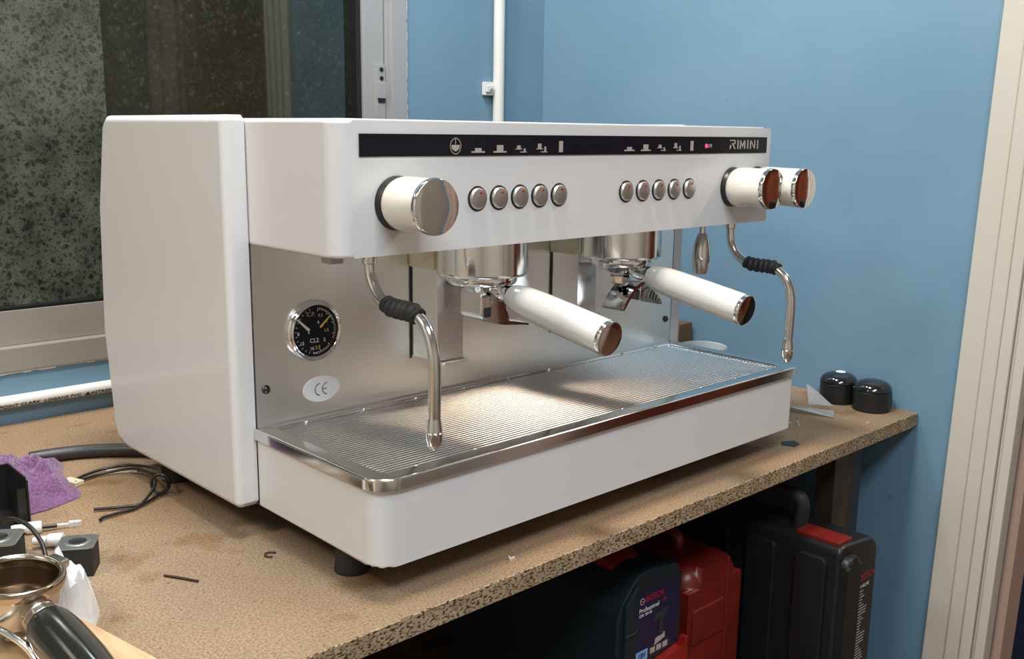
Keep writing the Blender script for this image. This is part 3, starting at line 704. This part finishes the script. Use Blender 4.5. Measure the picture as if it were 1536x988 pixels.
chip(.835, -.150, [(-.018, -.0008), (.010, -.004), (.012, -.0025), (-.016, .001)], 'tan', 'pale thin splinter nearest the machine base corner', 'splinter', .001)
chip(.845, -.165, [(-.006, -.004), (.008, .007), (.009, .006), (-.005, -.0055)], 'tan', 'short pale splinter lying across another one', 'splinter', .0022)
chip(.935, -.235, [(-.008, -.002), (.002, .003), (.009, -.001), (.003, .001)], 'tan', 'tiny pale splinter near the bench corner', 'splinter', .001)
chip(.165, -.232, [(-.004, -.002), (0, .005), (.002, .004), (-.001, 0), (.005, .001), (.004, -.002)], 'tan', 'tiny cream curl under the front edge of the machine', 'wood shaving', .0025)

# ------------------------------------------------------------------ things on the bench, left of the machine
t = tag(tube('power_cable', 'cable', None, [(-.112, .411, BZ + .0095), (-.090, .408, BZ + .0095), (-.048, .395, BZ + .0095), (-.006, .367, BZ + .0095), (.035, .325, BZ + .0095), (.060, .26, BZ + .0095), (.075, .18, BZ + .0095)], .0090, 14, 8), 'thick dark cable running under the machine from the purple cloth', 'cable')
# purple cloth
poly = [(-.29, .30), (-.25, .42), (-.19, .455), (-.135, .430), (-.118, .395), (-.078, .385), (-.092, .350), (-.118, .318), (-.110, .285), (-.098, .268), (-.108, .247), (-.150, .230), (-.172, .228), (-.174, .268), (-.24, .275)]
crumple('cleaning_cloth', 'purple', None, poly, BZ, lambda t: .028 * min(1, t * 2.0), 16, 7, 3, 60, .034, 26)
tag(bpy.data.objects['cleaning_cloth'], 'crumpled purple cleaning cloth on the bench', 'cloth')
# black open bracket box
t = thing('black_bracket', (-.22, .21, BZ), 'open black metal bracket box in front of the purple cloth', 'bracket')
bx0, bx1, by0, by1, bzt = -.31, -.1800, .194, .262, BZ + .058
poly = [(by0, BZ), (by1, BZ), (by1, bzt - .002), (by1 - .002, bzt), (by0 + .002, bzt - .001), (by0, bzt - .003)]
box('back_wall', 'black', t, bx0, bx1, by1 - .002, by1, BZ, bzt, .0006, 1)
prism('side_wall', 'black', t, poly, bx1 - .002, bx1, YZ, .0004, 1)
prism('corner_gusset', 'black', t, [(by0 + .002, BZ + .002), (by0 + .030, BZ + .002), (by0 + .026, BZ + .010), (by0 + .010, BZ + .018), (by0 + .006, bzt - .016), (by0 + .002, bzt - .012)], bx1 - .012, bx1 - .0022, YZ, .0004, 1)
box('bottom_plate', 'black', t, bx0, bx1 - .002, by0, by1 - .002, BZ, BZ + .002, .0004, 1)
lathe('rivet', 'darksteel', t, [(0, .002), (.003, .0015), (.004, 0)], (-.205, by1 - .002, BZ + .02), 'y-', 12)
# solenoid coils
def coil(nm, x, y, w, d, h, rz, lab):
    t = thing(nm, (x, y, BZ), lab, 'coil', 'solenoid coils beside the loose portafilter', local=True); t.rotation_euler = (0, 0, rz)
    box('coil_body', 'rubber', t, -w / 2 + .001, w / 2 - .001, -d / 2 + .001, d / 2 - .001, 0, h - .002, .0015)
    bm = bmesh.new(); n = 28; rr = w * .24
    sq = []
    for k in range(n):
        a = 2 * PI * k / n; c, s = math.cos(a), math.sin(a); f = 1 / max(abs(c) / (w / 2), abs(s) / (d / 2)); sq.append((c * f, s * f))
    ring_prism(bm, sq, [(rr * math.cos(2 * PI * k / n), rr * math.sin(2 * PI * k / n)) for k in range(n)], h - .002, h)
    finish('coil_plate', bm, 'zinc', t, 30)
    lathe('coil_bore', 'black', t, [(0, h - .0015), (rr, h - .0015), (rr, h - .003)], (0, 0, 0), 'z', 24)
    lathe('bore_ring', 'zinc', t, [(rr, h), (rr, h + .0006), (rr * 1.35, h + .0006), (rr * 1.45, h)], (0, 0, 0), 'z', 28)
    return t
coil('solenoid_coil', -.183, .041, .036, .034, .032, math.radians(-32), 'black solenoid coil with zinc plate beside the white bag')
coil('solenoid_coil', -.2430, .095, .044, .042, .036, math.radians(-32), 'black solenoid coil with zinc plate in front of the black bracket')
# connectors and short wires
def connector(nm, A, B, lab, with_blade=True):
    A, B = Vector(A), Vector(B); d = (B - A).normalized(); t = thing(nm, (A.x, A.y, BZ), lab, 'connector', 'spade connectors near the coils')
    q = Vector((0, 0, 1)).rotation_difference(d).to_matrix().to_4x4(); L = (B - A).length
    finish('sleeve', bm_lathe(bmesh.new(), [(0, 0), (.0042, 0), (.0050, .004), (.0050, .014), (.0068, .016), (.0072, .030), (.0058, .031), (0, .031)], 20, Matrix.Translation(A) @ q), 'nylon', t)
    if with_blade:
        finish('wire', bm_lathe(bmesh.new(), [(0, .030), (.0022, .030), (.0022, .046), (0, .046)], 12, Matrix.Translation(A) @ q), 'wirei', t)
        bm = bm_box(bmesh.new(), -.0018, .0018, -.0010, .0010, .046, .058, .0004, 1); bm_box(bm, -.0045, .0045, -.0012, .0012, .058, .071, .0006, 1); bm_box(bm, -.0036, .0036, -.0018, .0018, .060, .062); bm_box(bm, -.0036, .0036, -.0018, .0018, .065, .067)
        bm.transform(Matrix.Translation(A) @ q); finish('blade', bm, 'sticker', t, 30)
    return t
connector('spade_connector', (-.206, .179, BZ + .0075), (-.151, .162, BZ + .004), 'white spade connector with bare blade below the bracket')
connector('spade_connector', (-.199, .128, BZ + .0085), (-.175, .111, BZ + .0095), 'milky connector sleeve lying behind the coil by the bag', False)
tag(tube('loose_wire', 'wirei', None, [(-.235, .17, BZ + .004), (-.218, .155, BZ + .030), (-.205, .128, BZ + .030), (-.200, .100, BZ + .018), (-.203, .075, BZ + .004)], .0024, 10, 8), 'short black wire arching between the two coils', 'wire')
# knotted wire
W = BZ + .0035
tag(tube('knotted_wire', 'wirei', None, [(-.0934, .305, W), (-.075, .311, W + .002), (-.050, .312, W + .004), (-.026, .300, W + .006), (-.014, .268, W + .010), (-.015, .225, W + .018)] + [(-.034 + .0105 * .73 * math.cos(a) - .0012 * a * .68, .186 - .0105 * .68 * math.cos(a) - .0012 * a * .73, W + .0125 + .0115 * math.sin(a)) for a in [math.radians(60 - 45 * q) for q in range(12)]] + [(-.060, .170, W), (-.085, .176, W), (-.112, .190, W)], .0019, 10, 9), 'long black wire tied in a knot beside the machine', 'wire')
tag(tube('knotted_wire_tail', 'wirei', None, [(-.090, .300, W), (-.060, .306, W), (-.034, .296, W + .003), (-.022, .270, W + .008), (-.024, .225, W + .010), (-.036, .192, W + .012), (-.050, .178, W + .006), (-.072, .163, W), (-.098, .160, W), (-.113, .158, W), (-.119, .153, W)], .0018, 10, 9), 'second black wire lying along the knotted one, end bent', 'wire')
bpy.data.objects['knotted_wire_tail'].name = 'loose_wire'
t = thing('wire_tag', (-.0965, .300, BZ), 'cream paper tag on the end of the knotted wires', 'tag', local=True); t.rotation_euler = (0, 0, math.radians(20))
box('tag_paper', 'tan', t, -.007, .007, -.013, .013, .0004, .0065, .001); lathe('tag_hole', 'black', t, [(0, .0068), (.0012, .0068), (.0012, .006)], (-.002, -.008, 0), 'z', 10)
tag(prism('tape_strip', 'tan', None, [(-.052, .312), (-.043, .326), (-.010, .305), (-.018, .290)], BZ, BZ + .0012, XY, smooth=0), 'pale masking tape strip stuck on the bench by the machine', 'tape')
tag(tube('nail', 'nail', None, [(-.1250, -.0290, BZ + .0016), (-.115, -.046, BZ + .0016), (-.1055, -.0640, BZ + .0016)], .0013, 8, 3), 'thin dark nail lying on the bare bench', 'nail')
tag(finish('wood_curl', bm_tube(bmesh.new(), [Vector((-.0195 + .006 * math.cos(a), -.055 + .006 * math.sin(a), BZ + .0015)) for a in [k * .35 for k in range(14)]], .0009, 6), 'rust', None), 'tiny rusty ring beside the machine shadow', 'ring')
# pale board under the loose portafilter
tag(prism('plywood_offcut', 'ply', None, [(-.42, -.02), (-.30, -.015), (-.226, -.072), (-.203, -.20), (-.30, -.30), (-.45, -.30)], BZ, BZ + .010, XY, .001, 1), 'pale plywood offcut under the loose portafilter', 'board')
# white bag
poly = [(-.250, -.008), (-.224, .004), (-.203, -.010), (-.197, -.030), (-.202, -.062), (-.219, -.094), (-.244, -.076), (-.256, -.04)]
crumple('plastic_bag', 'bag', None, poly, BZ, lambda t: .036 * min(1, t * 3.0), 11, 4, 11, 10, .034, 62)
bag = tag(bpy.data.objects['plastic_bag'], 'crumpled white plastic bag beside the loose portafilter', 'bag')
# loose portafilter with black handle
PF = Vector((-.2760, -.0830, -.0560))
t = thing('portafilter', PF, 'worn portafilter with black handle lying loose on the plywood', 'portafilter', local=True)
t.rotation_euler = (math.radians(5), math.radians(3), math.radians(0))
lathe('basket_rim', 'brasslip', t, [(.0355, -.010), (.0385, -.009), (.0395, -.004), (.0385, 0), (.0365, .001), (.0335, .0), (.0325, -.003), (.0325, -.010)], (0, 0, 0), 'z', 64, smooth=60)
lathe('filter_bowl', 'brass', t, [(.0360, -.009), (.0358, -.024), (.0335, -.036), (.025, -.043), (.012, -.046), (0, -.046)], (0, 0, 0), 'z', 56)
lathe('basket_inside', 'stain', t, [(.0326, -.008), (.0315, -.024), (.030, -.0265), (0, -.027)], (0, 0, 0), 'z', 48)
for a in (22, 202):
    R_ = Matrix.Rotation(math.radians(a), 4, 'Z'); bm = bm_box(bmesh.new(), .034, .0475, -.010, .010, -.010, -.001, .0025, 2); bm.transform(R_); finish('lug', bm, 'brass', t)
d = Vector((.06, -1, -.05)).normalized(); q = Vector((0, 0, 1)).rotation_difference(d).to_matrix().to_4x4()
A = Matrix.Translation((.004, -.026, -.020)) @ q
finish('neck', bm_lathe(bmesh.new(), [(.013, -.006), (.0125, .006), (.0120, .012), (.0145, .014), (.0150, .020), (.0135, .0215), (.0158, .023), (.0165, .030), (.0145, .032)], 36, A), 'brass', t)
hd = finish('handle', bm_lathe(bmesh.new(), [(.0140, .0305), (.0175, .032), (.0196, .040), (.0208, .060), (.0205, .100), (.0180, .135), (.0165, .145), (.010, .150), (0, .151)], 40, A), 'handleblk', t, 45, 'black handle')
lathe('spout_stub', 'brass', t, [(.009, -.044), (.009, -.056), (.011, -.058), (.0, -.058)], (0, 0, 0), 'z', 20)
tag(tube('steel_hose', 'steel_v', None, [(-.34, -.10, BZ + .013), (-.322, -.086, BZ + .030), (-.306, -.108, BZ + .040), (-.294, -.140, BZ + .036), (-.289, -.160, BZ + .026), (-.296, -.178, BZ + .014)], .0030, 12, 8), 'bent shiny steel hose under the loose portafilter', 'hose')

# ------------------------------------------------------------------ tool cases on the shelf under the bench
def case_panel_text(parent, m, s, size, x, y, z, sx=1., rot=0., align='LEFT'):
    return part_of(text('printed_text', m, None, s, size, Matrix.Translation((x, y, z)) @ Matrix.Rotation(PI / 2, 4, 'X') @ Matrix.Rotation(rot, 4, 'Z'), sx, .0001, 1., align), parent)
# teal drill case with sticker
AX0, AX1, AYF, AZT = .376, .508, -.205, -.224
t = thing('tool_case', (.38, -.1, SHZ), 'dark teal tool case with a navy drill sticker under the bench', 'tool case')
poly = [(AX0 + .004, SHZ), (AX1, SHZ), (AX1, AZT - .030), (AX1 - .012, AZT - .014), (AX1 - .030, AZT - .012), (AX0 + .060, AZT - .004), (AX0 + .035, AZT - .010), (AX0 + .012, AZT - .036), (AX0, AZT - .060)]
prism('case_shell', 'teal', t, poly, AYF, .12, XZ, .004, 2)
lf = prism('front_rib', 'teal', t, [(AX0 + .010, AZT - .040), (AX0 + .032, AZT - .018), (AX0 + .034, AZT - .30), (AX0 + .012, AZT - .30)], AYF - .006, AYF + .002, XZ, .002, 2)
for k in range(3): part_of(box('rib_notch', 'black', None, AX0 + .010, AX0 + .034, AYF - .0068, AYF - .004, AZT - .085 - k * .045, AZT - .079 - k * .045, .0006, 1), lf)
prism('red_latch', 'redcase', t, [(-.165, AZT - .004), (-.150, AZT + .004), (-.08, AZT + .006), (-.05, AZT + .002), (-.05, AZT - .010), (-.165, AZT - .012)], AX0 + .030, AX0 + .085, YZ, .002, 2)
sk = box('sticker', 'navy', t, AX0 + .0375, AX1 - .010, AYF - .0008, AYF, AZT - .1290, AZT - .0330, 0)
sy = AYF - .0012; sx0 = AX0 + .0405
case_panel_text(sk, 'redprint', 'BOSCH', .0120, sx0 + .013, sy, AZT - .0450, .95)
part_of(lathe('round_logo', 'print_', None, [(.0036, .0004), (.0044, .0006), (.0048, .0003)], (sx0 + .0062, AYF - .0008, AZT - .0452), 'y-', 20), sk)
part_of(box('round_logo_bar', 'print_', None, sx0 + .0042, sx0 + .0082, AYF - .0013, AYF - .0009, AZT - .0456, AZT - .0448), sk)
case_panel_text(sk, 'pwhite', 'Professional', .0088, sx0 + .0005, sy, AZT - .0580, .95)
case_panel_text(sk, 'redprint', '18V', .0070, sx0 + .0480, sy, AZT - .0560, .8)
case_panel_text(sk, 'pwhite', 'GSR 18V-50', .0058, sx0 + .0005, sy, AZT - .0650, .9)
# drill picture
bm = bmesh.new()
bm_prism(bm, [(sx0 + .030, AZT - .082), (sx0 + .058, AZT - .078), (sx0 + .060, AZT - .069), (sx0 + .034, AZT - .072)], sy - .0002, sy + .0002, XZ)
bm_prism(bm, [(sx0 + .043, AZT - .081), (sx0 + .050, AZT - .080), (sx0 + .052, AZT - .105), (sx0 + .044, AZT - .106)], sy - .0002, sy + .0002, XZ)
part_of(finish('drill_picture', bm, 'darksteel', None, 0), sk)
part_of(prism('drill_battery_picture', 'print_', None, [(sx0 + .034, AZT - .116), (sx0 + .056, AZT - .111), (sx0 + .055, AZT - .103), (sx0 + .036, AZT - .107)], sy - .0002, sy + .0002, XZ, smooth=0), sk)
for k in range(3): part_of(box('pictogram', 'print_', None, sx0 + .026 + k * .013, sx0 + .036 + k * .013, sy - .0001, sy + .0002, AZT - .1255, AZT - .1175), sk)
vb = part_of(box('voltage_field', 'lightblue', None, AX0 + .0375, AX0 + .0610, sy - .0002, sy + .0003, AZT - .1290, AZT - .1150), sk)
part_of(text('voltage_text', 'navy', None, '18V', .0115, face_front(AX0 + .0492, sy - .0006, AZT - .1220), .85, .0002), sk)
prism('red_clip', 'redbright', t, [(AX0 + .050, AZT - .170), (AX0 + .050, AZT - .146), (AX0 + .058, AZT - .136), (AX1 - .006, AZT - .131), (AX1 - .004, AZT - .120), (AX1 + .002, AZT - .120), (AX1 + .004, AZT - .170)], AYF - .012, AYF - .001, XZ, .002, 2)
# red case
t = thing('tool_case', (.515, -.1, SHZ), 'scuffed red plastic tool case between the teal and charcoal cases', 'tool case')
RX, RW, RZ = .5960, .0630, -.2700
poly = rrect(RX - RW, RX + RW, SHZ, RZ, (.006, .006, .030, .030), 7)
prism('case_shell', 'redcase', t, poly, -.198, .16, XZ, .027, 6, (True, False), smooth=60)
box('case_seam', 'redcase', t, RX + .024, RX + .030, -.2005, .10, SHZ, RZ + .002, .002)
for k, (z0, z1) in enumerate(((RZ - .110, RZ - .058), (RZ - .225, RZ - .170))):
    box('case_band', 'redcase', t, RX - RW + .010, RX + .022, -.2010, -.183, z0, z1, .003)
hd = tube('carry_handle', 'redcase', t, [(RX, -.13, RZ - .004), (RX, -.12, RZ + .020), (RX, -.04, RZ + .024), (RX, .06, RZ + .020), (RX, .072, RZ - .004)], .009, 12, 6)
part_of(tube('handle_grip', 'rubber', None, [(RX, -.085, RZ + .0228), (RX, -.04, RZ + .0242), (RX, .02, RZ + .0225)], .0112, 12, 4), hd)
# charcoal case
t = thing('tool_case', (.71, -.1, SHZ), 'large ribbed charcoal tool case with a printed label beside the blue wall', 'tool case')
CX0, CX1, CYF, CZT = .714, .828, -.320, -.245
poly = [(CX0, SHZ), (CX1, SHZ), (CX1, CZT - .030), (CX1 - .006, CZT - .016), (CX1 - .020, CZT - .008), (CX0 + .020, CZT), (CX0 + .006, CZT - .003), (CX0, CZT - .012)]
prism('case_shell', 'case', t, poly, CYF, .16, XZ, .006, 3)
for k in range(5):
    y = -.303 + k * .082
    prism('case_rib', 'case', t, rrect(y, y + .050, SHZ + .03, CZT - .020, .010, 4), CX0 - .007, CX0 + .001, YZ, .003, 2, (True, False))
prism('case_bulge', 'case', t, rrect(CX0 + .004, CX0 + .044, SHZ + .02, CZT - .016, .014, 5), CYF - .012, CYF + .001, XZ, .008, 4, (True, False))
box('red_latch', 'redcase', t, CX0 + .010, CX0 + .046, -.313, -.243, CZT - .006, CZT + .0035, .002)
tube('carry_handle', 'rubber', t, [(CX0 + .040, -.232, CZT - .004), (CX0 + .040, -.234, CZT + .030), (CX0 + .040, -.224, CZT + .042), (CX0 + .040, -.185, CZT + .044), (CX0 + .040, -.12, CZT + .044), (CX0 + .040, -.105, CZT + .030), (CX0 + .040, -.103, CZT - .004)], .0105, 12, 6)
sk = box('label_plate', 'pblack', t, CX0 + .052, CX1 - .006, CYF - .0008, CYF, CZT - .250, CZT - .052, 0)
sy = CYF - .0012; lx = CX0 + .056
case_panel_text(sk, 'redprint', 'BOSCH', .0125, lx + .010, sy, CZT - .0640, 1.0)
case_panel_text(sk, 'pwhite', 'GBH 18-2 RE', .0072, lx, sy, CZT - .0780, .9)
part_of(prism('peel_mark', 'pwhite', None, [(lx + .001, CZT - .056), (lx + .007, CZT - .057), (lx + .001, CZT - .074)], sy - .0001, sy + .0002, XZ, smooth=0), sk)
rl = random.Random(4); bm = bmesh.new()
for k in range(34):
    z = CZT - .086 - k * .0046
    bm_box(bm, lx + .004, lx + .016 + rl.random() * .020, sy - .0001, sy + .0002, z, z + .0013); bm_box(bm, lx, lx + .0024, sy - .0001, sy + .0002, z, z + .0013)
o = part_of(finish('text_lines', bm, 'print_', None, 0), sk); o['kind'] = 'stuff'
# things seen through the doorway
t = thing('navy_bag', (1.50, -.42, FLOOR), 'navy cloth bag standing in the dark doorway', 'bag')
prism('bag_body', 'navycloth', t, [(-.62, FLOOR), (-.16, FLOOR), (-.18, -.62), (-.26, -.46), (-.38, -.42), (-.52, -.50), (-.60, -.66)], 1.30, 1.62, YZ, .04, 4)
tube('bag_strap', 'navycloth', t, [(1.46, -.30, -.46), (1.46, -.33, -.36), (1.46, -.40, -.33), (1.46, -.47, -.38), (1.46, -.50, -.50)], .012, 10, 6)

t = thing('backdrop_cabinet', (1.9, -.25, FLOOR), 'dark cabinet added as a backdrop in the room beyond the doorway', 'cabinet')  # added furniture: dark backdrop behind the bag, also for reflections
box('carcass', 'darksteel', t, 1.68, 2.10, -.95, .40, FLOOR, .10, .004)
for k in range(2):
    dr = box('door', 'black', t, 1.66, 1.679, -.945 + k * .675, -.275 + k * .67, FLOOR + .05, .09, .004)
    part_of(box('handle', 'darksteel', None, 1.645, 1.659, -.32 + k * .08, -.305 + k * .08, -.45, -.30, .003), dr)
